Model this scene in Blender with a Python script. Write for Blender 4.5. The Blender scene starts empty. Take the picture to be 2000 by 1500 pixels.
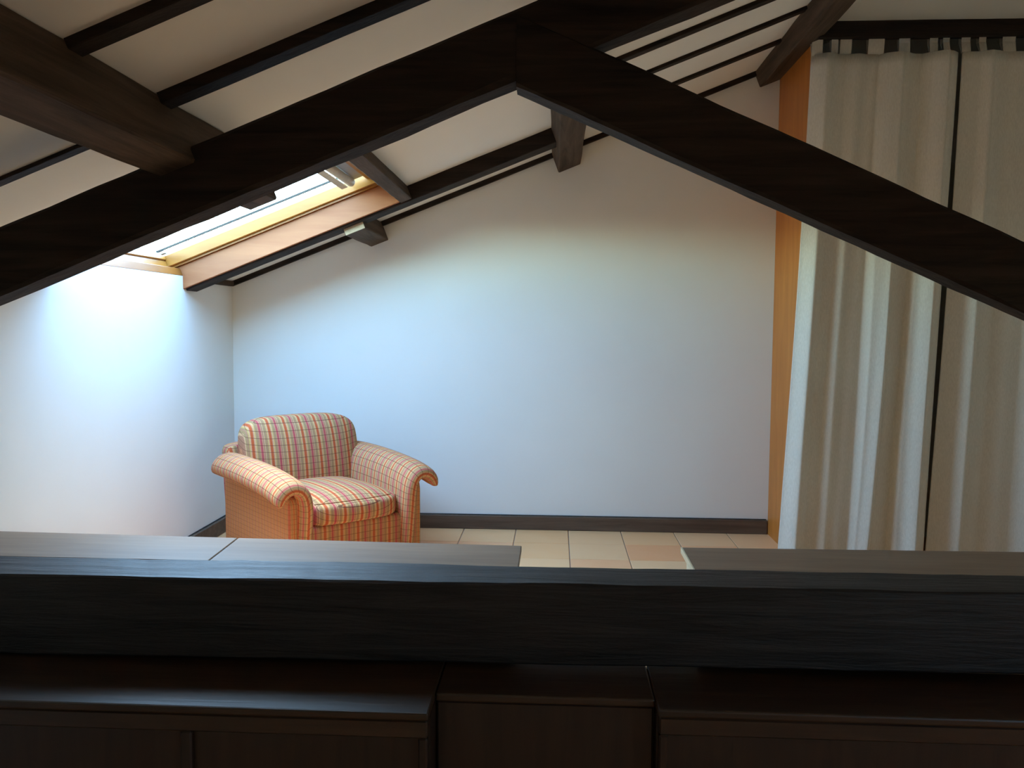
import bpy, bmesh, math, random
from mathutils import Vector, Matrix, noise

scene = bpy.context.scene
COL = scene.collection
random.seed(7)

# ------------------------------------------------------------------ camera
M = ((0.99863094, 0.00968702, -0.05140429),
     (0.05195213, -0.06906577, 0.99625845),
     (0.0061005, -0.99756508, -0.06947448))      # columns: camera right, camera down, camera forward
EYE = 1.157
cam_d = bpy.data.cameras.new('camera')
cam = bpy.data.objects.new('camera', cam_d)
COL.objects.link(cam)
cam_d.sensor_width = 36.0
cam_d.lens = 1630.0 / 2000.0 * 36.0
cam_d.clip_start = 0.02
mw = Matrix.Identity(4)
for r in range(3):
    mw[r][0] = M[r][0]
    mw[r][1] = -M[r][1]
    mw[r][2] = -M[r][2]
mw[0][3], mw[1][3], mw[2][3] = 0.0, 0.0, EYE
cam.matrix_world = mw
scene.camera = cam

# ------------------------------------------------------------------ sky, exposure
world = bpy.data.worlds.new('sky')
scene.world = world
world.use_nodes = True
wn = world.node_tree.nodes
wl = world.node_tree.links
sky = wn.new('ShaderNodeTexSky')            # blue sky with the sun itself veiled by cloud: no disc, no cast sunlight
sky.sky_type = 'NISHITA'
sky.sun_disc = False
sky.sun_elevation = math.radians(64)
sky.sun_rotation = math.radians(318)
sky.air_density = 1.0
sky.dust_density = 0.7
sky.ozone_density = 1.5
wtc = wn.new('ShaderNodeTexCoord')
wsp = wn.new('ShaderNodeSeparateXYZ')
wl.new(wtc.outputs['Generated'], wsp.inputs[0])
wmr = wn.new('ShaderNodeMapRange')          # below the horizon: the sunlit tiled roofs and dry ground outside
wmr.inputs['From Min'].default_value = -0.03
wmr.inputs['From Max'].default_value = 0.02
wl.new(wsp.outputs['Z'], wmr.inputs['Value'])
wmx = wn.new('ShaderNodeMixRGB')
wmx.inputs['Color1'].default_value = (0.90, 0.50, 0.21, 1)
wl.new(wmr.outputs[0], wmx.inputs['Fac'])
wtn = wn.new('ShaderNodeMixRGB')             # the camera's white balance
wtn.blend_type = 'MULTIPLY'
wtn.inputs['Fac'].default_value = 1.0
wtn.inputs['Color2'].default_value = (0.845, 1.0, 0.955, 1)
wl.new(sky.outputs[0], wtn.inputs['Color1'])
wl.new(wtn.outputs[0], wmx.inputs['Color2'])
wl.new(wmx.outputs[0], wn['Background'].inputs[0])
wn['Background'].inputs[1].default_value = 3.0
vs = scene.view_settings
vs.view_transform = 'Standard'
vs.look = 'None'
vs.gamma = 1.0
vs.use_curve_mapping = False
vs.exposure = 1.15
scene.cycles.use_denoising = True
scene.cycles.max_bounces = 10
scene.cycles.diffuse_bounces = 7
scene.cycles.transparent_max_bounces = 12
scene.cycles.sample_clamp_indirect = 0

# ------------------------------------------------------------------ the roof frame of reference
XL = -1.842                 # left wall
YW = 4.69                   # back wall
Z0 = 1.397                  # ceiling height at the left wall
TH = math.atan(0.3922)      # roof pitch
CO, SI = math.cos(TH), math.sin(TH)
XR = 2.95                   # right wall
YC = -1.6                   # wall behind the viewer
ZLOW = -0.45                # lower floor


def R(u, y, w):
    """roof coordinates: u up the slope from the left wall, w above the ceiling plane"""
    return Vector((XL + u * CO - w * SI, y, Z0 + u * SI + w * CO))


# light portal in the skylight opening: it only guides the sky's own light
pd = bpy.data.lights.new('skylight_portal', 'AREA')
pd.shape = 'RECTANGLE'
pd.size, pd.size_y = 1.14, 1.06
pd.cycles.is_portal = True
po = bpy.data.objects.new('skylight_portal', pd)
COL.objects.link(po)
pc = R(0.50, 3.525, 0.135)
po.matrix_world = Matrix.Translation(pc) @ Matrix.Rotation(-TH, 4, 'Y')

pd2 = bpy.data.lights.new('fill_window_portal', 'AREA')  # portal for the fill window added in the right wall
pd2.shape = 'RECTANGLE'
pd2.size, pd2.size_y = 0.67, 0.7
pd2.cycles.is_portal = True
po2 = bpy.data.objects.new('fill_window_portal', pd2)
COL.objects.link(po2)
po2.matrix_world = Matrix.Translation((XR + 0.05, -0.25, 1.085)) @ Matrix.Rotation(math.pi / 2, 4, 'Y')

# ------------------------------------------------------------------ materials
MATS = {}


def new_mat(name):
    m = bpy.data.materials.new(name)
    m.use_nodes = True
    nt = m.node_tree
    return m, nt, nt.nodes, nt.links, nt.nodes['Principled BSDF']


def ramp(nodes, stops, interp='LINEAR'):
    r = nodes.new('ShaderNodeValToRGB')
    r.color_ramp.interpolation = interp
    el = r.color_ramp.elements
    while len(el) < len(stops):
        el.new(0.5)
    for e, (p, c) in zip(el, stops):
        e.position = p
        e.color = (*c, 1)
    return r


def wood(name, dark, light, axis=(1, 0, 0), rough=0.55, scale=1.0, bump=0.25, spec=0.35, coat=0.0, knots=False, stretch=14):
    """grain runs along axis: 'x', 'y', 'z' or 's' (up the roof slope)"""
    m, nt, N, L, B = new_mat(name)
    tc = N.new('ShaderNodeTexCoord')
    mp = N.new('ShaderNodeMapping')
    mp.vector_type = 'POINT'
    s = stretch
    sc = {'x': (1, s, s), 'y': (s, 1, s), 'z': (s, s, 1), 's': (1, s, s)}[axis]
    mp.inputs['Scale'].default_value = [v * scale for v in sc]
    if axis == 's':
        mp.inputs['Rotation'].default_value = (0, TH, 0)
    L.new(tc.outputs['Object'], mp.inputs['Vector'])
    n1 = N.new('ShaderNodeTexNoise')
    n1.inputs['Scale'].default_value = 2.2
    n1.inputs['Detail'].default_value = 7
    n1.inputs['Roughness'].default_value = 0.62
    n1.inputs['Distortion'].default_value = 0.5
    L.new(mp.outputs['Vector'], n1.inputs['Vector'])
    n2 = N.new('ShaderNodeTexNoise')
    n2.inputs['Scale'].default_value = 2.0
    n2.inputs['Detail'].default_value = 3
    L.new(tc.outputs['Object'], n2.inputs['Vector'])
    mx = N.new('ShaderNodeMath')
    mx.operation = 'MULTIPLY_ADD'
    mx.inputs[1].default_value = 0.3
    L.new(n2.outputs['Fac'], mx.inputs[0])
    L.new(n1.outputs['Fac'], mx.inputs[2])
    rp = ramp(N, [(0.45, dark), (0.85, light)])
    L.new(mx.outputs[0], rp.inputs['Fac'])
    col = rp.outputs['Color']
    if knots:
        vo = N.new('ShaderNodeTexVoronoi')
        vo.inputs['Scale'].default_value = 5.5
        mk = N.new('ShaderNodeMapping')
        mk.inputs['Scale'].default_value = (0.6, 1.6, 1.3)
        L.new(tc.outputs['Object'], mk.inputs['Vector'])
        L.new(mk.outputs['Vector'], vo.inputs['Vector'])
        kr = ramp(N, [(0.03, (1, 1, 1)), (0.085, (0, 0, 0))])
        L.new(vo.outputs['Distance'], kr.inputs['Fac'])
        mix = N.new('ShaderNodeMixRGB')
        mix.inputs['Color2'].default_value = (dark[0] * 0.45, dark[1] * 0.35, dark[2] * 0.3, 1)
        L.new(kr.outputs['Color'], mix.inputs['Fac'])
        L.new(col, mix.inputs['Color1'])
        col = mix.outputs['Color']
    L.new(col, B.inputs['Base Color'])
    B.inputs['Roughness'].default_value = rough
    B.inputs['Specular IOR Level'].default_value = spec
    B.inputs['Coat Weight'].default_value = coat
    B.inputs['Coat Roughness'].default_value = 0.3
    bp = N.new('ShaderNodeBump')
    bp.inputs['Strength'].default_value = bump
    bp.inputs['Distance'].default_value = 0.01
    L.new(n1.outputs['Fac'], bp.inputs['Height'])
    L.new(bp.outputs['Normal'], B.inputs['Normal'])
    MATS[name] = m
    return m


def plaster(name, c1, c2, bump=0.08):
    m, nt, N, L, B = new_mat(name)
    tc = N.new('ShaderNodeTexCoord')
    n1 = N.new('ShaderNodeTexNoise')
    n1.inputs['Scale'].default_value = 1.6
    n1.inputs['Detail'].default_value = 4
    n2 = N.new('ShaderNodeTexNoise')
    n2.inputs['Scale'].default_value = 60
    n2.inputs['Detail'].default_value = 4
    L.new(tc.outputs['Object'], n1.inputs['Vector'])
    L.new(tc.outputs['Object'], n2.inputs['Vector'])
    rp = ramp(N, [(0.3, c1), (0.7, c2)])
    L.new(n1.outputs['Fac'], rp.inputs['Fac'])
    L.new(rp.outputs['Color'], B.inputs['Base Color'])
    B.inputs['Roughness'].default_value = 0.95
    B.inputs['Specular IOR Level'].default_value = 0.1
    bp = N.new('ShaderNodeBump')
    bp.inputs['Strength'].default_value = bump
    bp.inputs['Distance'].default_value = 0.004
    L.new(n2.outputs['Fac'], bp.inputs['Height'])
    L.new(bp.outputs['Normal'], B.inputs['Normal'])
    MATS[name] = m
    return m


def tile_mat(name, c1, c2):
    m, nt, N, L, B = new_mat(name)
    tc = N.new('ShaderNodeTexCoord')
    oi = N.new('ShaderNodeObjectInfo')
    n1 = N.new('ShaderNodeTexNoise')
    n1.inputs['Scale'].default_value = 7
    n1.inputs['Detail'].default_value = 5
    L.new(tc.outputs['Object'], n1.inputs['Vector'])
    ad = N.new('ShaderNodeMath')
    ad.operation = 'MULTIPLY_ADD'
    ad.inputs[1].default_value = 0.45
    L.new(n1.outputs['Fac'], ad.inputs[0])
    sb = N.new('ShaderNodeMath')
    sb.operation = 'MULTIPLY'
    sb.inputs[1].default_value = 0.6
    L.new(oi.outputs['Random'], sb.inputs[0])
    L.new(sb.outputs[0], ad.inputs[2])
    rp = ramp(N, [(0.15, c1), (0.75, c2)])
    L.new(ad.outputs[0], rp.inputs['Fac'])
    L.new(rp.outputs['Color'], B.inputs['Base Color'])
    B.inputs['Roughness'].default_value = 0.5
    B.inputs['Specular IOR Level'].default_value = 0.3
    MATS[name] = m
    return m


def flat(name, col, rough=0.6, metallic=0.0, spec=0.4):
    m, nt, N, L, B = new_mat(name)
    tc = N.new('ShaderNodeTexCoord')
    n1 = N.new('ShaderNodeTexNoise')
    n1.inputs['Scale'].default_value = 40
    L.new(tc.outputs['Object'], n1.inputs['Vector'])
    rp = ramp(N, [(0.3, tuple(v * 0.92 for v in col)), (0.7, tuple(min(1, v * 1.05) for v in col))])
    L.new(n1.outputs['Fac'], rp.inputs['Fac'])
    L.new(rp.outputs['Color'], B.inputs['Base Color'])
    B.inputs['Roughness'].default_value = rough
    B.inputs['Metallic'].default_value = metallic
    B.inputs['Specular IOR Level'].default_value = spec
    MATS[name] = m
    return m


def glass_mat():
    m = bpy.data.materials.new('window_glass')
    m.use_nodes = True
    N, L = m.node_tree.nodes, m.node_tree.links
    for n in list(N):
        N.remove(n)
    out = N.new('ShaderNodeOutputMaterial')
    tr = N.new('ShaderNodeBsdfTransparent')
    tr.inputs['Color'].default_value = (0.93, 0.97, 0.97, 1)
    gl = N.new('ShaderNodeBsdfGlossy')
    gl.inputs['Roughness'].default_value = 0.02
    lw = N.new('ShaderNodeLayerWeight')
    lw.inputs['Blend'].default_value = 0.5
    pw = N.new('ShaderNodeMath')
    pw.operation = 'POWER'
    pw.inputs[1].default_value = 5.0
    L.new(lw.outputs['Facing'], pw.inputs[0])
    fr = N.new('ShaderNodeMath')
    fr.operation = 'MULTIPLY_ADD'
    fr.inputs[1].default_value = 0.5
    fr.inputs[2].default_value = 0.03
    L.new(pw.outputs[0], fr.inputs[0])
    mx = N.new('ShaderNodeMixShader')
    L.new(fr.outputs[0], mx.inputs[0])
    L.new(tr.outputs[0], mx.inputs[1])
    L.new(gl.outputs[0], mx.inputs[2])
    L.new(mx.outputs[0], out.inputs['Surface'])
    MATS['window_glass'] = m


def linen():
    m, nt, N, L, B = new_mat('linen')
    tc = N.new('ShaderNodeTexCoord')
    mp = N.new('ShaderNodeMapping')
    mp.inputs['Scale'].default_value = (220, 220, 60)
    L.new(tc.outputs['Object'], mp.inputs['Vector'])
    n1 = N.new('ShaderNodeTexNoise')
    n1.inputs['Scale'].default_value = 1.0
    n1.inputs['Detail'].default_value = 3
    L.new(mp.outputs['Vector'], n1.inputs['Vector'])
    rp = ramp(N, [(0.3, (0.76, 0.71, 0.60)), (0.7, (0.86, 0.81, 0.70))])
    L.new(n1.outputs['Fac'], rp.inputs['Fac'])
    L.new(rp.outputs['Color'], B.inputs['Base Color'])
    B.inputs['Roughness'].default_value = 0.95
    B.inputs['Specular IOR Level'].default_value = 0.1
    B.inputs['Sheen Weight'].default_value = 0.1
    bp = N.new('ShaderNodeBump')
    bp.inputs['Strength'].default_value = 0.1
    bp.inputs['Distance'].default_value = 0.002
    L.new(n1.outputs['Fac'], bp.inputs['Height'])
    L.new(bp.outputs['Normal'], B.inputs['Normal'])
    MATS['linen'] = m


def plaid(name, period=0.084, line=0.030, wash=0.0, swap=False, dim=1.0, washcol=(0.66, 0.36, 0.20)):
    """woven check in the UV map (metres): broad warp stripes across u, thin weft lines across v"""
    m, nt, N, L, B = new_mat(name)
    uv = N.new('ShaderNodeUVMap')
    uv.uv_map = 'UVMap'
    sp = N.new('ShaderNodeSeparateXYZ')
    L.new(uv.outputs['UV'], sp.inputs['Vector'])
    U, V = (sp.outputs['Y'], sp.outputs['X']) if swap else (sp.outputs['X'], sp.outputs['Y'])

    def fract(sock, p):
        d = N.new('ShaderNodeMath')
        d.operation = 'DIVIDE'
        d.inputs[1].default_value = p
        L.new(sock, d.inputs[0])
        f = N.new('ShaderNodeMath')
        f.operation = 'FRACT'
        L.new(d.outputs[0], f.inputs[0])
        return f.outputs[0]
    OR, PK, CR, YE, GR, MG, GY = ((0.68, 0.085, 0.012), (0.80, 0.38, 0.20), (0.84, 0.52, 0.26), (0.78, 0.50, 0.16),
                                  (0.44, 0.30, 0.13), (0.62, 0.06, 0.10), (0.52, 0.25, 0.15))
    st = [(0.0, OR), (0.14, PK), (0.18, CR), (0.225, YE), (0.27, GR), (0.34, GY), (0.37, GR), (0.42, PK),
          (0.455, MG), (0.58, PK), (0.62, GY), (0.69, CR), (0.73, GR), (0.80, GY), (0.84, GR), (0.885, YE), (0.93, CR), (0.965, PK)]
    r1 = ramp(N, st, 'CONSTANT')
    L.new(fract(U, period), r1.inputs['Fac'])
    # weft washes over the warp: pale and pink bands, with thin dark lines
    r2 = ramp(N, [(0.0, (0.82, 0.50, 0.28)), (0.3, (0.76, 0.36, 0.21)), (0.5, (0.68, 0.46, 0.21)), (0.75, (0.78, 0.38, 0.21)), (1.0, (0.82, 0.50, 0.28))])
    L.new(fract(V, line * 2), r2.inputs['Fac'])
    m1 = N.new('ShaderNodeMixRGB')
    m1.inputs['Fac'].default_value = 0.14
    L.new(r1.outputs['Color'], m1.inputs['Color1'])
    L.new(r2.outputs['Color'], m1.inputs['Color2'])
    r3 = ramp(N, [(0.0, (1, 1, 1)), (0.075, (0, 0, 0))], 'CONSTANT')
    L.new(fract(V, line), r3.inputs['Fac'])
    m2 = N.new('ShaderNodeMixRGB')
    m2.inputs['Color2'].default_value = (0.14, 0.03, 0.025, 1)
    fm = N.new('ShaderNodeMath')
    fm.operation = 'MULTIPLY'
    fm.inputs[1].default_value = 0.75
    L.new(r3.outputs['Color'], fm.inputs[0])
    L.new(fm.outputs[0], m2.inputs['Fac'])
    L.new(m1.outputs['Color'], m2.inputs['Color1'])
    m3 = N.new('ShaderNodeMixRGB')
    m3.inputs['Fac'].default_value = wash
    m3.inputs['Color2'].default_value = (*washcol, 1)
    L.new(m2.outputs['Color'], m3.inputs['Color1'])
    # woven grain
    wv = N.new('ShaderNodeTexNoise')
    wv.inputs['Scale'].default_value = 420
    wv.inputs['Detail'].default_value = 2
    L.new(uv.outputs['UV'], wv.inputs['Vector'])
    rg = ramp(N, [(0.3, (0.72 * dim,) * 3), (0.7, (1.0 * dim,) * 3)])
    L.new(wv.outputs['Fac'], rg.inputs['Fac'])
    m4 = N.new('ShaderNodeMixRGB')
    m4.blend_type = 'MULTIPLY'
    m4.inputs['Fac'].default_value = 1
    L.new(m3.outputs['Color'], m4.inputs['Color1'])
    L.new(rg.outputs['Color'], m4.inputs['Color2'])
    L.new(m4.outputs['Color'], B.inputs['Base Color'])
    B.inputs['Roughness'].default_value = 0.95
    B.inputs['Specular IOR Level'].default_value = 0.1
    bp = N.new('ShaderNodeBump')
    bp.inputs['Strength'].default_value = 0.2
    bp.inputs['Distance'].default_value = 0.002
    L.new(wv.outputs['Fac'], bp.inputs['Height'])
    L.new(bp.outputs['Normal'], B.inputs['Normal'])
    MATS[name] = m


plaster('wall_plaster', (0.845, 0.835, 0.78), (0.875, 0.865, 0.81))
plaster('ceiling_plaster', (0.835, 0.82, 0.755), (0.865, 0.85, 0.785))
DK, LT = (0.011, 0.008, 0.0065), (0.040, 0.027, 0.020)
wood('dark_wood_x', DK, LT, 'x', 0.65, bump=0.45, spec=0.12)
wood('dark_wood_y', (0.040, 0.027, 0.018), (0.125, 0.085, 0.058), 'y', 0.65, bump=0.45, spec=0.12)
wood('dark_wood_s', DK, LT, 's', 0.65, bump=0.45, spec=0.12)
wood('worn_wood_x', (0.012, 0.009, 0.008), (0.034, 0.026, 0.023), 'x', 0.5, bump=0.7, spec=0.28)
wood('board_wood', (0.16, 0.088, 0.048), (0.24, 0.142, 0.082), 'x', 0.45, bump=0.05, spec=0.3, stretch=9)
wood('cupboard_wood_x', (0.020, 0.009, 0.004), (0.050, 0.024, 0.011), 'x', 0.38, bump=0.12, spec=0.5)
wood('cupboard_wood_z', (0.013, 0.006, 0.003), (0.030, 0.014, 0.007), 'z', 0.42, bump=0.12, spec=0.5)
wood('baseboard_wood', (0.085, 0.052, 0.034), (0.16, 0.105, 0.070), 'x', 0.55, bump=0.1)
wood('pine_s', (0.27, 0.084, 0.024), (0.36, 0.132, 0.046), 's', 0.5, bump=0.06, knots=True, stretch=10)
wood('pine_y', (0.19, 0.058, 0.006), (0.30, 0.105, 0.016), 'y', 0.5, bump=0.06, stretch=10)
wood('frame_wood_s', (0.29, 0.105, 0.014), (0.37, 0.150, 0.024), 's', 0.35, bump=0.03, stretch=10)
wood('frame_wood_y', (0.29, 0.105, 0.014), (0.37, 0.150, 0.024), 'y', 0.35, bump=0.03, stretch=10)
wood('panel_wood', (0.50, 0.16, 0.024), (0.62, 0.225, 0.042), 'z', 0.45, bump=0.04, stretch=8)
wood('raw_edge', (0.55, 0.42, 0.25), (0.70, 0.56, 0.36), 'y', 0.7, bump=0.05)
wood('end_grain', (0.42, 0.30, 0.18), (0.66, 0.52, 0.35), 'y', 0.8, bump=0.1, stretch=3)
flat('mortar', (0.36, 0.27, 0.21), 0.9)
flat('grey_metal', (0.30, 0.31, 0.32), 0.4, 0.6)
flat('blind_cloth', (0.62, 0.56, 0.45), 0.8)
flat('dark_plastic', (0.06, 0.05, 0.045), 0.5)
flat('rod_metal', (0.03, 0.025, 0.02), 0.5, 0.3)
flat('caulk', (0.05, 0.05, 0.05), 0.8)
tile_mat('tile_pink', (0.88, 0.41, 0.18), (0.92, 0.49, 0.25))
tile_mat('tile_cream', (0.88, 0.47, 0.21), (0.90, 0.54, 0.28))
glass_mat()
linen()
plaid('plaid_main', dim=0.92, wash=0.08, washcol=(0.80, 0.36, 0.20))
plaid('plaid_arm', dim=0.92, period=0.070, line=0.030, wash=0.12, washcol=(0.82, 0.40, 0.22))
plaid('plaid_side', period=0.034, line=0.022, wash=0.45, washcol=(0.66, 0.29, 0.11))
plaid('plaid_apron', wash=0.30, washcol=(0.52, 0.22, 0.11))

# ------------------------------------------------------------------ helpers


def mesh_obj(name, verts, faces, mat, parent=None, origin=(0, 0, 0), smooth=False, bevel=0.0, uvs=None, seg=1, parent_local=False):
    """verts in world coordinates (or in the parent's space with parent_local); origin is where the object sits"""
    o3 = Vector(origin)
    me = bpy.data.meshes.new(name)
    bm = bmesh.new()
    vs_ = [bm.verts.new(Vector(v) - o3) for v in verts]
    bm.verts.ensure_lookup_table()
    if uvs is not None:
        lay = bm.loops.layers.uv.new('UVMap')
    for f in faces:
        try:
            fc = bm.faces.new([vs_[i] for i in f])
        except ValueError:
            continue
        if uvs is not None:
            for lp, i in zip(fc.loops, f):
                lp[lay].uv = uvs[i]
    bmesh.ops.recalc_face_normals(bm, faces=bm.faces)
    if bevel > 0:
        bmesh.ops.bevel(bm, geom=list(bm.edges), offset=bevel, segments=seg, affect='EDGES', profile=0.5)
    for f in bm.faces:
        f.smooth = smooth
    bm.to_mesh(me)
    bm.free()
    me.materials.append(MATS[mat])
    ob = bpy.data.objects.new(name, me)
    COL.objects.link(ob)
    if parent is not None:
        ob.parent = parent
        ob.location = o3 if parent_local else o3 - parent.location
    else:
        ob.location = o3
    return ob


HEX = [(0, 3, 2, 1), (4, 5, 6, 7), (0, 1, 5, 4), (1, 2, 6, 5), (2, 3, 7, 6), (3, 0, 4, 7)]


def box(name, a, b, mat, parent=None, bevel=0.0, seg=1, parent_local=False, uvs=None):
    x0, y0, z0 = a
    x1, y1, z1 = b
    v = [(x0, y0, z0), (x1, y0, z0), (x1, y1, z0), (x0, y1, z0), (x0, y0, z1), (x1, y0, z1), (x1, y1, z1), (x0, y1, z1)]
    return mesh_obj(name, v, HEX, mat, parent, ((x0 + x1) / 2, (y0 + y1) / 2, z0), bevel=bevel, seg=seg, parent_local=parent_local)


def rbox(name, u0, u1, y0, y1, w0, w1, mat, parent=None, bevel=0.0):
    """box aligned with the roof"""
    v = [R(u0, y0, w0), R(u1, y0, w0), R(u1, y1, w0), R(u0, y1, w0), R(u0, y0, w1), R(u1, y0, w1), R(u1, y1, w1), R(u0, y1, w1)]
    return mesh_obj(name, v, HEX, mat, parent, R((u0 + u1) / 2, (y0 + y1) / 2, w0), bevel=bevel)


def timber(name, A, B, mat, parent=None, cham=0.008, n=26, rough=0.003, seed=0.0):
    """hewn timber lofted from quad A to quad B (four corner points each), chamfered and slightly uneven"""
    A = [Vector(p) for p in A]
    B = [Vector(p) for p in B]
    verts, faces = [], []
    for k in range(n + 1):
        t = k / n
        q = [A[i].lerp(B[i], t) for i in range(4)]
        ring = []
        for i in range(4):
            p, pp, pn = q[i], q[i - 1], q[(i + 1) % 4]
            c = cham * (0.8 + 0.6 * noise.noise(Vector((t * 23, i * 5.3, seed))))
            ring.append(p + (pp - p).normalized() * c)
            ring.append(p + (pn - p).normalized() * c)
        ctr = sum(ring, Vector()) / 8
        for j, p in enumerate(ring):
            d = (p - ctr).normalized()
            ln = (A[0] - B[0]).length
            a = noise.noise(Vector((t * ln * 3.0, j // 2 * 3.7, seed + 2))) + 0.5 * noise.noise(Vector((t * ln * 11.0, j // 2 * 2.1, seed + 7)))
            ring[j] = p + d * a * rough
        verts += ring
    for k in range(n):
        for j in range(8):
            a, b = k * 8 + j, k * 8 + (j + 1) % 8
            faces.append((a, b, b + 8, a + 8))
    faces.append(tuple(range(7, -1, -1)))
    faces.append(tuple(range(n * 8, n * 8 + 8)))
    return mesh_obj(name, verts, faces, mat, parent, tuple((sum(A, Vector()) + sum(B, Vector())) / 8))


def rtimber(name, u0, u1, y0, y1, w0, w1, mat, parent=None, along='y', **k):
    if along == 'y':
        A = [R(u0, y0, w0), R(u1, y0, w0), R(u1, y0, w1), R(u0, y0, w1)]
        B = [R(u0, y1, w0), R(u1, y1, w0), R(u1, y1, w1), R(u0, y1, w1)]
    else:
        A = [R(u0, y0, w0), R(u0, y1, w0), R(u0, y1, w1), R(u0, y0, w1)]
        B = [R(u1, y0, w0), R(u1, y1, w0), R(u1, y1, w1), R(u1, y0, w1)]
    return timber(name, A, B, mat, parent, **k)


def prism(name, pts, y0, y1, mat, parent=None, axis='y'):
    """polygon in x,z pushed from y0 to y1"""
    n = len(pts)
    v = [(x, y0, z) for x, z in pts] + [(x, y1, z) for x, z in pts]
    f = [tuple(range(n)), tuple(range(2 * n - 1, n - 1, -1))]
    f += [(i, (i + 1) % n, n + (i + 1) % n, n + i) for i in range(n)]
    return mesh_obj(name, v, f, mat, parent, (pts[0][0], y0, pts[0][1]))


def empty(name, loc, rz=0.0):
    o = bpy.data.objects.new(name, None)
    o.empty_display_size = 0.1
    o.location = loc
    o.rotation_euler = (0, 0, rz)
    COL.objects.link(o)
    return o


def tag(o, label, cat, group=None):
    o['label'] = label
    o['category'] = cat
    if group:
        o['group'] = group
    return o


def struct(o, label=None, cat=None):
    o['kind'] = 'structure'
    if label:
        o['label'] = label
        o['category'] = cat
    return o


# ------------------------------------------------------------------ room shell
def zr(x, w=0.0):
    return Z0 + (x - XL) * SI / CO + w / CO


WT = 0.12
URG = (XR - XL) / CO
struct(prism('wall_back', [(XL - WT, -0.1), (XR + WT, -0.1), (XR + WT, zr(XR + WT) + 0.1), (XL - WT, zr(XL - WT) + 0.05)], YW, YW + WT, 'wall_plaster'),
       'pale plastered back wall rising under the sloping ceiling', 'wall')
struct(prism('wall_left', [(XL - WT, ZLOW - 0.1), (XL, ZLOW - 0.1), (XL, Z0 - 0.002), (XL - WT, Z0 - 0.002 - WT * SI / CO)], YC - WT, YW, 'wall_plaster'),
       'low white plastered wall under the skylight', 'wall')
struct(prism('wall_front', [(XL - WT, ZLOW - 0.1), (XR + WT, ZLOW - 0.1), (XR + WT, zr(XR + WT) + 0.1), (XL - WT, zr(XL - WT) + 0.05)], YC - WT, YC, 'wall_plaster'),
       'plain plastered wall behind the viewer', 'wall')
# right-hand wall, with an unseen window added to brighten the near half
W2 = (-0.6, 0.1, 0.75, 1.42)              # y0, y1, z0, z1
v, f = [], []


def add_box(a, b):
    k = len(v)
    x0, y0, z0 = a
    x1, y1, z1 = b
    v.extend([(x0, y0, z0), (x1, y0, z0), (x1, y1, z0), (x0, y1, z0), (x0, y0, z1), (x1, y0, z1), (x1, y1, z1), (x0, y1, z1)])
    f.extend(tuple(i + k for i in q) for q in HEX)


ZT = zr(XR) + 0.1
add_box((XR, YC - WT, ZLOW - 0.1), (XR + WT, W2[0], ZT))
add_box((XR, W2[1], ZLOW - 0.1), (XR + WT, YW, ZT))
add_box((XR, W2[0], ZLOW - 0.1), (XR + WT, W2[1], W2[2]))
add_box((XR, W2[0], W2[3]), (XR + WT, W2[1], ZT))
struct(mesh_obj('wall_right', v, f, 'wall_plaster', None, (XR, YC, ZLOW)), 'plain plastered wall at the right end of the attic', 'wall')
w2 = struct(empty('fill_window', (XR + 0.06, (W2[0] + W2[1]) / 2, W2[2])), 'added fill-light casement window, out of view to the right of the viewer', 'window')
y0, y1, z0, z1 = W2
ym = (y0 + y1) / 2
xa, xb = XR + 0.03, XR + 0.09
box('frame_side', (xa, y0, z0), (xb, y0 + 0.05, z1), 'frame_wood_y', w2, bevel=0.003)
box('frame_side', (xa, y1 - 0.05, z0), (xb, y1, z1), 'frame_wood_y', w2, bevel=0.003)
box('frame_top', (xa, y0 + 0.05, z1 - 0.05), (xb, y1 - 0.05, z1), 'frame_wood_y', w2, bevel=0.003)
box('frame_bottom', (xa, y0 + 0.05, z0), (xb, y1 - 0.05, z0 + 0.05), 'frame_wood_y', w2, bevel=0.003)
box('mullion', (xa, ym - 0.025, z0 + 0.05), (xb, ym + 0.025, z1 - 0.05), 'frame_wood_y', w2, bevel=0.003)
box('glass_pane', (XR + 0.058, y0 + 0.05, z0 + 0.05), (XR + 0.062, ym - 0.025, z1 - 0.05), 'window_glass', w2)
box('glass_pane', (XR + 0.058, ym + 0.025, z0 + 0.05), (XR + 0.062, y1 - 0.05, z1 - 0.05), 'window_glass', w2)

# sloping ceiling with the skylight hole
SKY_U0, SKY_U1, SKY_Y0, SKY_Y1 = -0.045, 1.14, 2.97, 4.082
v, f = [], []


def add_rbox(u0, u1, y0, y1, w0, w1):
    k = len(v)
    for (a, b, c) in ((u0, y0, w0), (u1, y0, w0), (u1, y1, w0), (u0, y1, w0), (u0, y0, w1), (u1, y0, w1), (u1, y1, w1), (u0, y1, w1)):
        v.append(R(a, b, c))
    f.extend(tuple(i + k for i in q) for q in HEX)


RT = 0.14
UE = URG + 0.2
add_rbox(-0.3, UE, YC - WT, SKY_Y0, 0, RT)
add_rbox(-0.3, UE, SKY_Y1, YW + WT, 0, RT)
add_rbox(-0.3, SKY_U0, SKY_Y0, SKY_Y1, 0, RT)
add_rbox(SKY_U1, UE, SKY_Y0, SKY_Y1, 0, RT)
ceiling = struct(mesh_obj('ceiling', v, f, 'ceiling_plaster', None, (XL, 0, Z0)), 'sloping white plastered attic ceiling between dark battens', 'ceiling')

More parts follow.
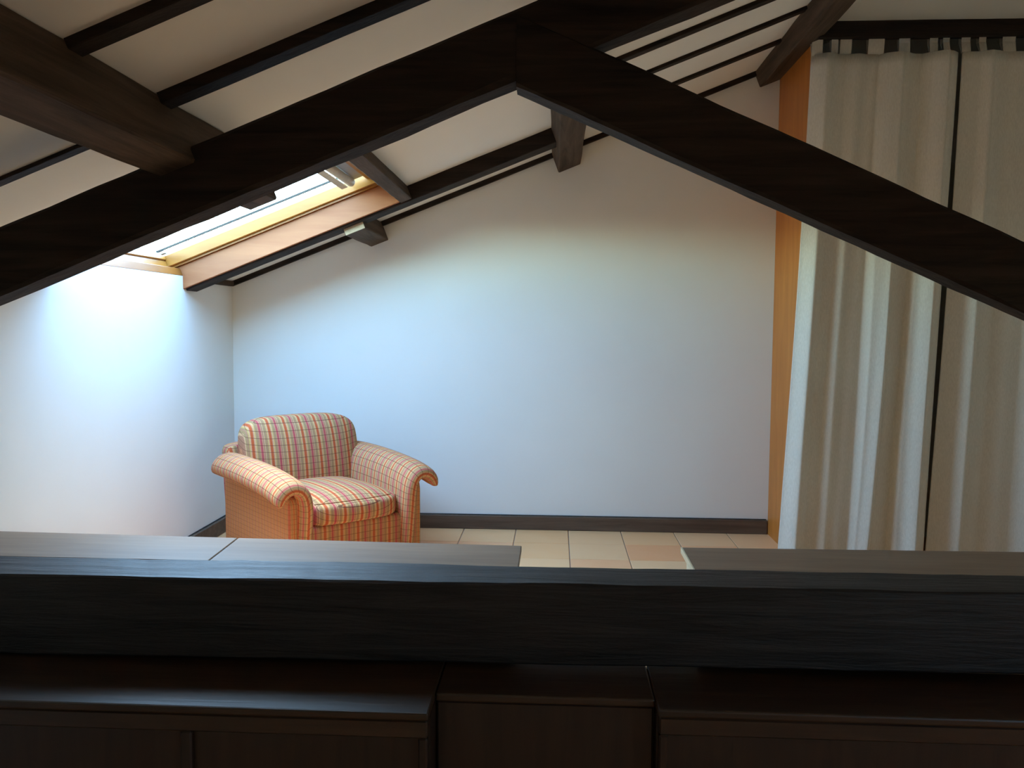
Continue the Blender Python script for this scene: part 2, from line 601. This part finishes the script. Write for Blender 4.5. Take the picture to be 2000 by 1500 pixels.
# thin dark battens on the ceiling (parts of it)
U_LOW0, U_LOW1 = 0.805, 0.91          # low purlin near the viewer
UM0, UM1 = 1.945, 2.075               # middle purlin
UR0, UR1 = 3.12, 3.265                # upper purlin
for i, (u0, u1, y0, wd, t) in enumerate([
        (U_LOW1, 5.1, 1.675, 0.055, 0.022), (U_LOW1, 5.1, 2.068, 0.060, 0.028),
        (0.0, U_LOW0, 1.71, 0.04, 0.012), (0.0, U_LOW0, 2.165, 0.040, 0.010),
        (UM1, UR0, 4.155, 0.048, 0.014), (UM1, UR0, 3.745, 0.048, 0.014), (UM1, UR0, 3.365, 0.052, 0.016),
        (U_LOW1, 5.1, 1.28, 0.055, 0.022), (U_LOW1, 5.1, 0.88, 0.055, 0.022)]):
    rtimber('ceiling_batten', u0, u1, y0, y0 + wd, -t, 0.004, 'dark_wood_s', ceiling, along='u', cham=0.003, rough=0.0012, seed=i * 3.1)

# cornice strips where ceiling and walls meet
struct(rtimber('trim_1', 0.0, UR1 + 0.1, YW - 0.022, YW + 0.002, -0.026, 0.004, 'dark_wood_s', None, along='u', cham=0.003, rough=0.001),
       'thin dark strip along the top of the back wall', 'trim')
struct(box('trim_2', (XL - 0.001, 4.19, Z0 - 0.026), (XL + 0.02, YW - 0.022, Z0 + 0.003), 'dark_wood_y'),
       'short dark strip along the top of the left wall by the corner', 'trim')

# loft floor: mortar bed, then each tile a piece of its own
floor = struct(box('floor', (XL - 0.05, 2.215, -0.12), (XR + 0.05, YW + 0.02, -0.004), 'mortar'), 'attic floor of square terracotta and cream tiles', 'floor')
TS = 0.296
G = 0.0025
tv = [(G, G, -0.006), (TS - G, G, -0.006), (TS - G, TS - G, -0.006), (G, TS - G, -0.006), (G, G, 0), (TS - G, G, 0), (TS - G, TS - G, 0), (G, TS - G, 0)]
proto = {}
x = 0.083 - TS * 7
cols = []
while x < XR:
    cols.append(x)
    x += TS
for ci, x in enumerate(cols):
    for rj in range(9):
        y = YW - TS * (rj + 1)
        if y < 2.22:
            continue
        x0, x1 = max(x, XL), min(x + TS, XR)
        if x1 - x0 < 0.05:
            continue
        full = abs((x1 - x0) - TS) < 1e-6
        kind = 'tile_cream' if (ci * 5 + rj * 3 + (ci * rj) % 4) % 5 < 2 else 'tile_pink'
        if full and kind in proto:
            o = proto[kind].copy()
            COL.objects.link(o)
        else:
            sx = (x1 - x0) / TS
            o = mesh_obj('floor_tile', [(a * sx, b, c) for a, b, c in tv], HEX, kind, None, (0, 0, 0), bevel=0.0015)
            o.parent = floor
            if full:
                proto[kind] = o
        o.location = Vector((x0, y, random.uniform(-0.0004, 0.0004))) - floor.location
struct(box('floor_lower', (XL - 0.05, YC - 0.05, ZLOW - 0.1), (XR + 0.05, 2.30, ZLOW), 'tile_pink'), 'lower floor on the near side of the parapet', 'floor')

# baseboards with a dark joint above
bb = struct(box('baseboard_back', (XL + 0.016, YW - 0.016, 0.0), (1.195, YW + 0.001, 0.078), 'baseboard_wood', bevel=0.003), 'dark brown wooden baseboard along the back wall', 'baseboard')
box('joint_line', (XL + 0.016, YW - 0.003, 0.080), (1.19, YW + 0.001, 0.084), 'caulk', bb)
bl = struct(box('baseboard_left', (XL - 0.001, 2.6, 0.0), (XL + 0.016, YW, 0.082), 'baseboard_wood', bevel=0.003), 'dark brown wooden baseboard along the left wall', 'baseboard')
box('joint_line', (XL - 0.001, 2.6, 0.084), (XL + 0.003, YW, 0.089), 'caulk', bl)

# ------------------------------------------------------------------ purlins
p1 = rtimber('roof_purlin', U_LOW0, U_LOW1, YC, 2.79, -0.165, 0.0, 'dark_wood_y', cham=0.006, n=40, seed=1.0)
tag(p1, 'dark square ceiling beam at top left running over the big rafter', 'beam', 'ceiling purlins')
st = rtimber('roof_purlin', 0.817, 0.925, 4.128, YW + 0.02, -0.108, -0.0, 'dark_wood_y', cham=0.005, n=10, seed=4.0)
tag(st, 'short sawn-off beam stub in the back wall under the skylight', 'beam', 'ceiling purlins')
rbox('cut_end', 0.820, 0.922, 4.1235, 4.129, -0.105, -0.055, 'end_grain', st)
pm = rtimber('roof_purlin', UM0, UM1, YC, YW + 0.02, -0.112, 0.0, 'dark_wood_y', cham=0.006, n=50, seed=7.0)
tag(pm, 'dark beam entering the back wall behind the strut, middle of the purlins', 'beam', 'ceiling purlins')
pr = rtimber('roof_purlin', UR0, UR1, YC, YW + 0.02, -0.088, 0.0, 'dark_wood_y', cham=0.006, n=50, seed=11.0)
tag(pr, 'dark beam at upper right running to the curtain rail', 'beam', 'ceiling purlins')

# trimmer rafter beside the skylight and header above it
tr = rtimber('trimmer_rafter', -0.02, UM0, 4.084, 4.205, -0.073, 0.0, 'dark_wood_s', along='u', cham=0.004, seed=15)
tag(tr, 'dark rafter along the far side of the skylight up to the middle beam', 'rafter')
hd = rtimber('skylight_header', 1.137, 1.197, SKY_Y0, 4.084, -0.067, 0.05, 'dark_wood_y', along='y', cham=0.004, seed=19)
tag(hd, 'worn grey-brown header beam across the upper end of the skylight', 'beam')
tn = rtimber('trimmer_rafter', -0.02, UM0, SKY_Y0 - 0.12, SKY_Y0 - 0.002, -0.073, 0.0, 'dark_wood_s', along='u', cham=0.004, seed=25)
tag(tn, 'dark rafter along the near side of the skylight, behind the big truss rafter', 'rafter')

# ------------------------------------------------------------------ skylight
win = struct(empty('window_1', R(0.5, 3.525, 0.05)), 'bright sloping roof window with pine casing and varnished frame', 'window')
rbox('casing_board', -0.028, 1.136, 4.062, 4.083, -0.063, 0.046, 'pine_s', win, bevel=0.002)
rbox('casing_board', -0.028, 1.136, SKY_Y0 - 0.001, SKY_Y0 + 0.02, -0.063, 0.046, 'pine_s', win, bevel=0.002)
rbox('sill_board', -0.04, 0.0, SKY_Y0 + 0.02, 4.062, -0.004, 0.036, 'pine_y', win, bevel=0.002)
rbox('frame_side', -0.09, 1.14, 4.028, 4.078, 0.056, 0.113, 'frame_wood_s', win, bevel=0.003)
rbox('frame_side', -0.09, 1.14, SKY_Y0 + 0.004, SKY_Y0 + 0.05, 0.056, 0.113, 'frame_wood_s', win, bevel=0.003)
rbox('frame_bead', -0.06, 1.136, 4.045, 4.075, 0.046, 0.056, 'frame_wood_s', win)
rbox('frame_bottom', -0.09, -0.040, SKY_Y0 + 0.05, 4.028, 0.038, 0.088, 'frame_wood_y', win, bevel=0.003)
rbox('frame_top', 1.07, 1.14, SKY_Y0 + 0.05, 4.028, 0.052, 0.113, 'blind_cloth', win, bevel=0.003)
rbox('sash_bottom', -0.085, -0.034, SKY_Y0 + 0.05, 4.028, 0.090, 0.113, 'frame_wood_y', win, bevel=0.003)
rbox('sash_top', 1.03, 1.07, SKY_Y0 + 0.05, 4.028, 0.09, 0.113, 'frame_wood_y', win, bevel=0.003)
rbox('glass_pane', -0.085, 1.138, SKY_Y0 + 0.006, 4.076, 0.1135, 0.1175, 'window_glass', win)
rbox('guide_rail', 0.0, 1.0, 3.867, 3.880, 0.100, 0.108, 'rod_metal', win)
rbox('rail_bracket', -0.012, 0.012, 3.925, 3.955, 0.100, 0.112, 'grey_metal', win)


def cylinder(name, c0, c1, r, mat, parent=None, n=20, smooth=True):
    c0, c1 = Vector(c0), Vector(c1)
    d = (c1 - c0).normalized()
    a = d.orthogonal().normalized()
    b = d.cross(a)
    vv, ff = [], []
    for c in (c0, c1):
        for k in range(n):
            t = 2 * math.pi * k / n
            vv.append(c + a * r * math.cos(t) + b * r * math.sin(t))
    ff = [(k, (k + 1) % n, n + (k + 1) % n, n + k) for k in range(n)]
    ff += [tuple(range(n - 1, -1, -1)), tuple(range(n, 2 * n))]
    o = mesh_obj(name, vv, ff, mat, parent, tuple((c0 + c1) / 2))
    if smooth:
        for p in o.data.polygons:
            p.use_smooth = len(p.vertices) == 4
    return o


rb = empty('roller_blind', R(0.96, 3.5, 0.09))
tag(rb, 'beige rolled-up blind at the upper end of the roof window', 'blind')
cylinder('blind_roll', R(0.965, 3.06, 0.088), R(0.965, 3.965, 0.088), 0.021, 'blind_cloth', rb)
cylinder('end_cap', R(0.965, 3.965, 0.088), R(0.965, 3.972, 0.088), 0.019, 'dark_plastic', rb)
rbox('bottom_bar', 0.915, 0.945, 3.06, 3.96, 0.070, 0.075, 'blind_cloth', rb)
rbox('cassette', 0.975, 1.03, 3.05, 3.975, 0.096, 0.105, 'grey_metal', rb)

# ------------------------------------------------------------------ truss
YT0, YT1 = 2.15, 2.285
truss = empty('roof_truss', (0.4, 2.2, 0.28))
tag(truss, 'massive dark timber roof truss spanning the picture with rafter, strut and tie beam', 'truss')


def quadx(x, zb, zt, y0=YT0, y1=YT1, zt1=None):
    return [(x, y0, zb), (x, y1, zb), (x, y1, zt if zt1 is None else zt1), (x, y0, zt)]


YR1 = 2.238
timber('principal_rafter', [R(-0.16, YT0, -0.293), R(-0.16, YR1, -0.299), R(-0.16, YR1, -0.127), R(-0.16, YT0, -0.127)],
       [R(4.93, YT0, -0.258), R(4.93, YR1, -0.264), R(4.93, YR1, -0.100), R(4.93, YT0, -0.100)], 'dark_wood_s', truss, cham=0.012, n=70, rough=0.005, seed=31)
# tie beam: slightly tapered as hewn; worn upper arris
timber('tie_beam', quadx(XL, 0.252, 0.474, zt1=0.489), quadx(XR, 0.283, 0.492, zt1=0.494), 'worn_wood_x', truss, cham=0.006, n=70, rough=0.004, seed=37)
# strut: from the rafter down to the foot of the king post


def squad(x):
    zt, zb = 1.843 - 0.45 * (x - 0.115), 1.503 - 0.4437 * (x - 0.467)
    return [(x, YT0 - 0.004, zb + 0.004), (x, 2.225, zb), (x, 2.225, zt), (x, YT0 - 0.004, zt)]


timber('strut', squad(-0.105), squad(2.68), 'dark_wood_x', truss, cham=0.010, n=60, rough=0.004, seed=41)
timber('king_post', [(2.66, YT0, 0.487), (2.84, YT0, 0.487), (2.84, YT1, 0.487), (2.66, YT1, 0.487)],
       [(2.66, YT0, 2.95), (2.84, YT0, 2.95), (2.84, YT1, 2.95), (2.66, YT1, 2.95)], 'dark_wood_y', truss, cham=0.008, seed=43)

# ------------------------------------------------------------------ low cupboards behind the tie beam
ZS = 0.4865


def board(name, pts, z0, z1, mat, parent):
    vv = [(x, y, z0) for x, y in pts] + [(x, y, z1) for x, y in pts]
    return mesh_obj(name, vv, HEX, mat, parent, (pts[0][0], pts[0][1], z0), bevel=0.002)


lc = empty('low_cabinet', (-0.95, 2.42, 0))
tag(lc, 'long low cabinet with smooth brown two-board top in front of the armchair', 'cabinet', 'low cabinets behind the beam')
board('top_board', [(XL + 0.002, 2.284), (-0.980, 2.284), (-0.993, 2.538), (XL + 0.002, 2.566)], ZS - 0.018, ZS, 'board_wood', lc)
board('top_board', [(-0.977, 2.284), (-0.097, 2.284), (-0.097, 2.510), (-0.990, 2.538)], ZS - 0.018, ZS, 'board_wood', lc)
box('side_panel', (-0.125, 2.30, 0.0), (-0.107, 2.49, ZS - 0.018), 'raw_edge', lc)
box('side_panel', (XL + 0.02, 2.30, 0.0), (XL + 0.038, 2.53, ZS - 0.018), 'raw_edge', lc)
box('back_panel', (XL + 0.038, 2.295, 0.0), (-0.125, 2.305, ZS - 0.018), 'raw_edge', lc)
for i in range(3):
    a = XL + 0.045 + i * 0.56
    board('door', [(a, 2.485), (a + 0.545, 2.475), (a + 0.545, 2.492), (a, 2.502)], 0.02, ZS - 0.022, 'board_wood', lc)
rc = empty('low_cabinet', (1.2, 2.42, 0))
tag(rc, 'low cabinet with a dark brown top and pale raw end, in front of the curtains', 'cabinet', 'low cabinets behind the beam')
board('top_board', [(0.392, 2.284), (XR - 0.002, 2.284), (XR - 0.002, 2.590), (0.392, 2.530)], ZS - 0.018, ZS - 0.0005, 'board_wood', rc)
box('edge_strip', (0.3885, 2.291, ZS - 0.018), (0.3925, 2.531, ZS + 0.0003), 'raw_edge', rc)
box('side_panel', (0.402, 2.30, 0.0), (0.420, 2.50, ZS - 0.018), 'raw_edge', rc)
box('back_panel', (0.420, 2.295, 0.0), (XR - 0.02, 2.305, ZS - 0.018), 'raw_edge', rc)
for i in range(4):
    a = 0.425 + i * 0.62
    board('door', [(a, 2.485), (a + 0.605, 2.485), (a + 0.605, 2.502), (a, 2.502)], 0.02, ZS - 0.022, 'board_wood', rc)

# ------------------------------------------------------------------ sideboard units on the near side, under the tie beam
_mo = mesh_obj


def mesh_obj(name, verts, faces, mat, parent=None, origin=(0, 0, 0), **k):
    # a part of a part: its offset is taken from the part's place in the room
    if parent is not None and parent.parent is not None and not k.get('parent_local'):
        o = _mo(name, verts, faces, mat, None, origin, **k)
        o.parent = parent
        o.location = Vector(origin) - parent.location - parent.parent.location
        return o
    return _mo(name, verts, faces, mat, parent, origin, **k)


ZT_ = 0.25
YB_ = 2.208


def sideboard(x0, x1, yf, label, splits=None, rail=0.044, stile=0.022):
    t = empty('sideboard', ((x0 + x1) / 2, (yf + YB_) / 2, ZLOW))
    tag(t, label, 'sideboard', 'sideboard units below the tie beam')
    box('top_board', (x0, yf, ZT_ - 0.020), (x1, YB_, ZT_), 'cupboard_wood_x', t, bevel=0.005, seg=2)
    fy = yf + 0.006
    box('body', (x0, fy + 0.022, ZLOW), (x1, YB_ - 0.002, ZT_ - 0.020), 'cupboard_wood_z', t)
    z0, z1 = ZLOW + 0.03, ZT_ - 0.022
    if splits is None:
        box('front_panel', (x0 + 0.004, fy, z0), (x1 - 0.004, fy + 0.022, z1), 'cupboard_wood_z', t, bevel=0.003)
        return t
    d = box('door', (x0 + 0.004, fy + 0.016, z0), (x1 - 0.004, fy + 0.022, z1), 'cupboard_wood_z', t)
    box('door_rail', (x0 + 0.004, fy, z1 - rail), (x1 - 0.004, fy + 0.017, z1), 'cupboard_wood_x', d, bevel=0.004)
    box('door_rail', (x0 + 0.004, fy, z0), (x1 - 0.004, fy + 0.017, z0 + 0.07), 'cupboard_wood_x', d, bevel=0.004)
    edges = [x0 + 0.004] + splits + [x1 - 0.004]
    for i, e in enumerate(edges):
        a, b = (e, e + stile) if i == 0 else ((e - stile, e) if i == len(edges) - 1 else (e - 0.014, e + 0.014))
        box('stile', (a, fy, z0 + 0.07), (b, fy + 0.017, z1 - rail), 'cupboard_wood_z', d, bevel=0.004)
    return t


sideboard(XL + 0.004, -0.2885, 1.884, 'dark brown sideboard unit with two sunken panels, leftmost below the tie beam', [-0.875])
sideboard(-0.2875, 0.2515, 1.990, 'plain set-back middle sideboard unit below the tie beam')
sideboard(0.2525, 1.50, 1.938, 'brown sideboard unit at lower right below the tie beam', [])

# ------------------------------------------------------------------ wardrobe niche: side panel, rail, curtains
XP = 1.20
sp_ = prism('wardrobe_side_panel', [(XP, 0.0), (XP + 0.022, 0.0), (XP + 0.022, zr(XP + 0.022) - 0.002), (XP, zr(XP) - 0.002)], 4.125, YW - 0.001, 'panel_wood')
tag(sp_, 'tall orange-brown wooden side panel between back wall and curtain', 'panel')
struct(prism('wall_niche', [(XP - 0.01, 2.565), (XR, 2.565), (XR, zr(XR) + 0.02), (XP - 0.01, zr(XP - 0.01) + 0.02)], 4.055, 4.085, 'wall_plaster'),
       'white plastered panel above the curtain rail', 'wall')
rail = empty('curtain_rail', (1.9, 4.05, 2.49))
tag(rail, 'dark wooden rail board above the curtains', 'rail')
timber('rail_board', [(XP + 0.0, 4.018, 2.492), (XP + 0.0, 4.05, 2.492), (XP + 0.0, 4.05, 2.566), (XP + 0.0, 4.018, 2.566)],
       [(XR, 4.018, 2.500), (XR, 4.05, 2.500), (XR, 4.05, 2.570), (XR, 4.018, 2.570)], 'dark_wood_x', rail, cham=0.003, rough=0.001, seed=51)
cylinder('rod', (XP + 0.022, 4.098, 2.520), (XR, 4.098, 2.520), 0.014, 'rod_metal', rail)


def interp(pts, t):
    for (a, va), (b, vb) in zip(pts[:-1], pts[1:]):
        if t <= b:
            k = 0 if b == a else max(0, (t - a) / (b - a))
            k = k * k * (3 - 2 * k) * 0.6 + k * 0.4
            return va + (vb - va) * k
    return pts[-1][1]


def pxX(px, y=4.06):
    """room x of a fold measured at eye height on the curtain plane"""
    return (px - 1085.0) / 1630.0 * y * 1.003


def curtain(label, xt0, xt1, xb0, xb1, folds, y0, tabs, ztop=2.436, zbot=0.012, nu=200, nv=44):
    """folds: (position 0..1, metres towards the viewer) at mid height"""
    verts, faces = [], []
    for j in range(nv + 1):
        t = j / nv
        z = ztop + (zbot - ztop) * t
        amp = 0.8 + 0.2 * min(1, t * 1.7)
        for i in range(nu + 1):
            s = i / nu
            sway = 0.006 * math.sin(t * 5 + s * 9) * t
            s2 = min(1, max(0, s + 0.012 * math.sin(t * 4.2 + s * 15) * t * (1 - abs(2 * s - 1))))
            d = interp(folds, s2) * amp + 0.003 * math.sin(s * 60 + t * 2) * (1 - t)
            if t > 0.85:
                d += 0.010 * noise.noise(Vector((s * 9, t * 12, y0))) * (t - 0.85) / 0.15
            x0 = xt0 + (xb0 - xt0) * t ** 1.15
            x1 = xt1 + (xb1 - xt1) * t ** 1.15
            verts.append((x0 + (x1 - x0) * s + sway, y0 - d, z))
    w = nu + 1
    for j in range(nv):
        for i in range(nu):
            faces.append((j * w + i, j * w + i + 1, (j + 1) * w + i + 1, (j + 1) * w + i))
    o = mesh_obj('curtain', verts, faces, 'linen', None, ((xb0 + xb1) / 2, y0, zbot), smooth=True)
    md = o.modifiers.new('cloth_thickness', 'SOLIDIFY')
    md.thickness = 0.003
    md.offset = 0
    tag(o, label, 'curtain', 'tab-top curtains')
    # tab loops: a strip up the front, over the rod and down behind
    for (ta, tb) in tabs:
        xa, xb = xt0 + (xt1 - xt0) * ta, xt0 + (xt1 - xt0) * tb
        ym = y0 - interp(folds, (ta + tb) / 2) * 0.35
        path = [(ym - 0.002, ztop - 0.004), (4.086, ztop + 0.05), (4.0815, 2.52), (4.087, 2.533), (4.098, 2.538), (4.110, 2.532), (4.1145, 2.52), (4.110, ztop + 0.05), (ym + 0.004, ztop - 0.004)]
        vv, ff = [], []
        for (yy, zz) in path:
            vv += [(xa, yy, zz), (xb, yy, zz)]
        for k in range(len(path) - 1):
            ff.append((2 * k, 2 * k + 1, 2 * k + 3, 2 * k + 2))
        tb_ = mesh_obj('tab_loop', vv, ff, 'linen', o, (xa, ym, ztop))
        m2 = tb_.modifiers.new('cloth_thickness', 'SOLIDIFY')
        m2.thickness = 0.0025
        m2.offset = 0
    return o


def fold_list(px0, px1, pts):
    return [((p - px0) / (px1 - px0), d) for p, d in pts]


F1 = fold_list(1545, 1825, [(1545, 0.0), (1572, 0.055), (1592, 0.030), (1612, 0.012), (1630, 0.030), (1650, 0.016), (1676, 0.004), (1690, 0.040), (1716, 0.066),
                            (1724, 0.040), (1758, 0.006), (1772, 0.045), (1801, 0.088), (1806, 0.070), (1825, 0.030)])
curtain('beige linen tab-top curtain next to the orange side panel', 1.190, 1.855, 1.105, 1.775, F1, 4.098,
        [(0.0, 0.075), (0.135, 0.18), (0.195, 0.275), (0.39, 0.50), (0.60, 0.675), (0.81, 0.865), (0.90, 0.945)])
F2 = fold_list(1818, 2245, [(1818, 0.010), (1850, 0.024), (1868, 0.052), (1874, 0.040), (1905, 0.012), (1935, 0.018), (1960, 0.010), (1992, 0.055), (2002, 0.040),
                            (2030, 0.005), (2060, 0.060), (2085, 0.010), (2110, 0.05), (2140, 0.01), (2180, 0.06), (2210, 0.01), (2245, 0.04)])
curtain('beige linen curtain at the right edge, overlapping its neighbour', 1.872, 2.935, 1.80, 2.935, F2, 4.080,
        [(0.0, 0.038), (0.075, 0.105), (0.175, 0.23), (0.29, 0.345), (0.42, 0.47), (0.55, 0.60), (0.68, 0.73), (0.81, 0.86), (0.94, 0.99)])

# ------------------------------------------------------------------ armchair
PSI = math.radians(43)
u_ = Vector((math.cos(PSI), math.sin(PSI), 0))
v_ = Vector((-math.sin(PSI), math.cos(PSI), 0))
AW, AD = 0.69, 0.76
FLc = Vector((-1.136, 3.5, 0))
chair = empty('armchair', FLc + u_ * AW / 2 + v_ * AD / 2, PSI)
tag(chair, 'low plaid armchair in orange, pink and cream check in the corner under the skylight', 'armchair')


def cpart(name, verts, faces, mat, uvf, smooth=True, parent=None, sub=0):
    uvs = [uvf(Vector(p)) for p in verts]
    o = _mo(name, verts, faces, mat, None, (0, 0, 0), smooth=smooth, uvs=uvs)
    o.parent = parent or chair
    if sub:
        md = o.modifiers.new('soft', 'SUBSURF')
        md.levels = md.render_levels = sub
    return o


def rounded(half, ctr, k=(8, 8, 8), n=14, deform=None):
    """superquadric box as a subdivided cube; half sizes, centre"""
    verts, faces, idx = [], [], {}

    def vid(p):
        key = tuple(round(c, 5) for c in p)
        if key not in idx:
            idx[key] = len(verts)
            kk = k[0]
            s = sum(abs(c) ** kk for c in p) ** (1.0 / kk)
            q = Vector([c / s for c in p])
            q = Vector((q.x * half[0], q.y * half[1], q.z * half[2]))
            if deform:
                q = deform(q, Vector(p))
            verts.append(tuple(q + Vector(ctr)))
        return idx[key]
    for ax in range(3):
        for sgn in (-1, 1):
            for i in range(n):
                for j in range(n):
                    q = []
                    for (a, b) in ((i, j), (i + 1, j), (i + 1, j + 1), (i, j + 1)):
                        # denser near the edges
                        fa = math.sin((a / n - 0.5) * math.pi)
                        fb = math.sin((b / n - 0.5) * math.pi)
                        p = [0, 0, 0]
                        p[ax] = sgn
                        p[(ax + 1) % 3] = fa
                        p[(ax + 2) % 3] = fb
                        q.append(vid(p))
                    faces.append(tuple(q))
    return verts, faces


HWD, HD = AW / 2, AD / 2
# side panels (outer faces of the arms)
for s in (-1, 1):
    vv, ff = rounded((0.026, 0.365, 0.205), (s * (HWD - 0.026), 0.005, 0.21), (14, 14, 14))
    cpart('side_panel', vv, ff, 'plaid_side', lambda p: (p.y + p.x, p.z))
# front apron and hidden base
vv, ff = rounded((HWD - 0.045, 0.345, 0.128), (0, 0.0, 0.133), (18, 18, 18))
cpart('base', vv, ff, 'plaid_apron', lambda p: (p.x, p.z + p.y))


# seat cushion
def seat_def(q, p):
    q = q.copy()
    bx, by = max(0, 1 - p.x ** 2), max(0, 1 - p.y ** 2)
    if p.z > 0:
        q.z += 0.030 * bx * by
    if p.y < 0:
        q.y -= 0.030 * bx * (1 - abs(p.z) * 0.3)
    q.z -= 0.010 * (p.y < 0) * abs(p.y) ** 3
    return q


vv, ff = rounded((0.250, 0.30, 0.056), (0, -0.055, 0.312), (6, 6, 6), 18, seat_def)
seat = cpart('seat_cushion', vv, ff, 'plaid_main', lambda p: (p.x, p.y - p.z + 0.02))


def piping(name, pts, r, parent):
    vv, ff = [], []
    m = len(pts)
    n = 6
    for i, p in enumerate(pts):
        p = Vector(p)
        d = (Vector(pts[min(i + 1, m - 1)]) - Vector(pts[max(i - 1, 0)])).normalized()
        a = d.cross(Vector((0, 0, 1)))
        a = a.normalized() if a.length > 1e-4 else Vector((1, 0, 0))
        b = d.cross(a)
        for k in range(n):
            t = 2 * math.pi * k / n
            vv.append(tuple(p + a * r * math.cos(t) + b * r * math.sin(t)))
    for i in range(m - 1):
        for k in range(n):
            ff.append((i * n + k, i * n + (k + 1) % n, (i + 1) * n + (k + 1) % n, (i + 1) * n + k))
    return cpart(name, vv, ff, 'plaid_apron', lambda p: (p.x, p.y + p.z), parent=parent)


pp = []
for i in range(41):
    a_ = -0.93 + 1.86 * i / 40
    p_ = Vector((a_, -1, 1))
    sn_ = (abs(a_) ** 6 + 2) ** (1 / 6)
    q_ = seat_def(Vector((a_ / sn_ * 0.250, -0.30 / sn_, 0.056 / sn_)), p_) + Vector((0, -0.055, 0.312))
    pp.append((q_.x, q_.y - 0.001, q_.z + 0.001))
piping('piping', pp, 0.0035, seat)


# back cushion: rounded top corners, leaning back
def back_def(q, p):
    q = q.copy()
    if p.y < 0:
        q.y -= 0.030 * max(0, 1 - p.x ** 2) * max(0, 1 - p.z ** 2)
    if p.z > 0:
        q.z += 0.006 * (1 - p.x ** 2)
    lean = (q.z + 0.2) * 0.20
    q.y += lean
    return q


vv, ff = rounded((0.312, 0.075, 0.207), (0.008, 0.200, 0.482), (5, 5, 5), 20, back_def)
bk = cpart('back_cushion', vv, ff, 'plaid_main', lambda p: (p.x + 0.02, p.z - p.y * 0.3))


def shell_def(q, p):
    q = q.copy()
    q.y += (q.z + 0.3) * 0.12
    if p.z > 0:
        q.z -= 0.02 * abs(p.x) ** 3
    return q


vv, ff = rounded((0.338, 0.045, 0.282), (0, 0.305, 0.289), (24, 24, 24), 14, shell_def)
cpart('back_shell', vv, ff, 'plaid_main', lambda p: (p.x + p.y, p.z))

# arm pads: a thick pad hanging inside the arm and rolled outwards over it
for s in (-1, 1):
    cl = [(-0.268, 0.030), (-0.268, 0.12), (-0.268, 0.24), (-0.268, 0.33), (-0.270, 0.385), (-0.280, 0.425), (-0.303, 0.452), (-0.335, 0.460), (-0.368, 0.450), (-0.393, 0.425), (-0.402, 0.398)]
    hh = 0.033
    # rounded outline around the centre line
    left, right, cum = [], [], [0]
    for i, (x, z) in enumerate(cl):
        a = Vector(cl[max(i - 1, 0)])
        b = Vector(cl[min(i + 1, len(cl) - 1)])
        d = (b - a).normalized()
        nrm = Vector((-d.y, d.x))
        w = hh * (0.75 if i == 0 else 1.0)
        if i == len(cl) - 1:
            w = hh * 0.8
        left.append(Vector((x, z)) + nrm * w)
        right.append(Vector((x, z)) - nrm * w)
        if i:
            cum.append(cum[-1] + (Vector(cl[i]) - Vector(cl[i - 1])).length)
    dend = (Vector(cl[-1]) - Vector(cl[-2])).normalized()
    tip = Vector(cl[-1]) + dend * hh * 0.75
    ring = right + [tip] + left[::-1] + [Vector((cl[0][0], cl[0][1] - 0.012))]
    arc = cum + [cum[-1] + 0.02] + [c + 0.01 for c in cum[::-1]] + [-0.01]
    ctr = [Vector(c) for c in cl] + [Vector(cl[-1])] + [Vector(c) for c in cl[::-1]] + [Vector(cl[0])]
    n = len(ring)
    stations = [(-0.412, 0.15), (-0.410, 0.45), (-0.402, 0.75), (-0.388, 0.94), (-0.365, 1.0), (-0.30, 1.0), (-0.2, 1.02), (-0.1, 1.02), (0.0, 1.02), (0.1, 1.02), (0.2, 1.02), (0.27, 1.0), (0.30, 0.95), (0.318, 0.75), (0.325, 0.4)]
    vv, uvl = [], []
    for (y, k) in stations:
        t = (y + 0.41) / 0.735
        for i in range(n):
            q = ctr[i] + (ring[i] - ctr[i]) * k
            zz = q.y + (0.014 * math.sin(math.pi * min(1, max(0, t))) - 0.012 * max(0, 1 - t * 6) if q.y > 0.36 else 0) + (0.042 * t if q.y > 0.30 else 0.045 * t * max(0, (q.y - 0.2) / 0.1))
            # the inner front of the pad sweeps back towards the floor
            yy = y + (0.045 * max(0, 1 - q.y / 0.35) if y < -0.3 else 0)
            xx = q.x - 0.012 * t * (q.y > 0.38)
            vv.append((-s * xx, yy, zz))
            uvl.append((y + (-1 if y < 0 else 1) * (1 - min(k, 1)) * 0.035 + 0.03, arc[i]))
    ff = []
    for j in range(len(stations) - 1):
        for i in range(n):
            a, b = j * n + i, j * n + (i + 1) % n
            ff.append((a, b, b + n, a + n))
    m_ = len(cl)
    for base in (0, (len(stations) - 1) * n):
        for i in range(m_ - 1):
            ff.append((base + i, base + i + 1, base + 2 * m_ - i - 1, base + 2 * m_ - i))
        ff.append((base + m_ - 1, base + m_, base + m_ + 1))
        ff.append((base, base + 2 * m_, base + 2 * m_ + 1))
    o = _mo('arm_pad', vv, ff, 'plaid_arm', None, (0, 0, 0), smooth=True, uvs=uvl)
    o.parent = chair
    md = o.modifiers.new('soft', 'SUBSURF')
    md.levels = md.render_levels = 1
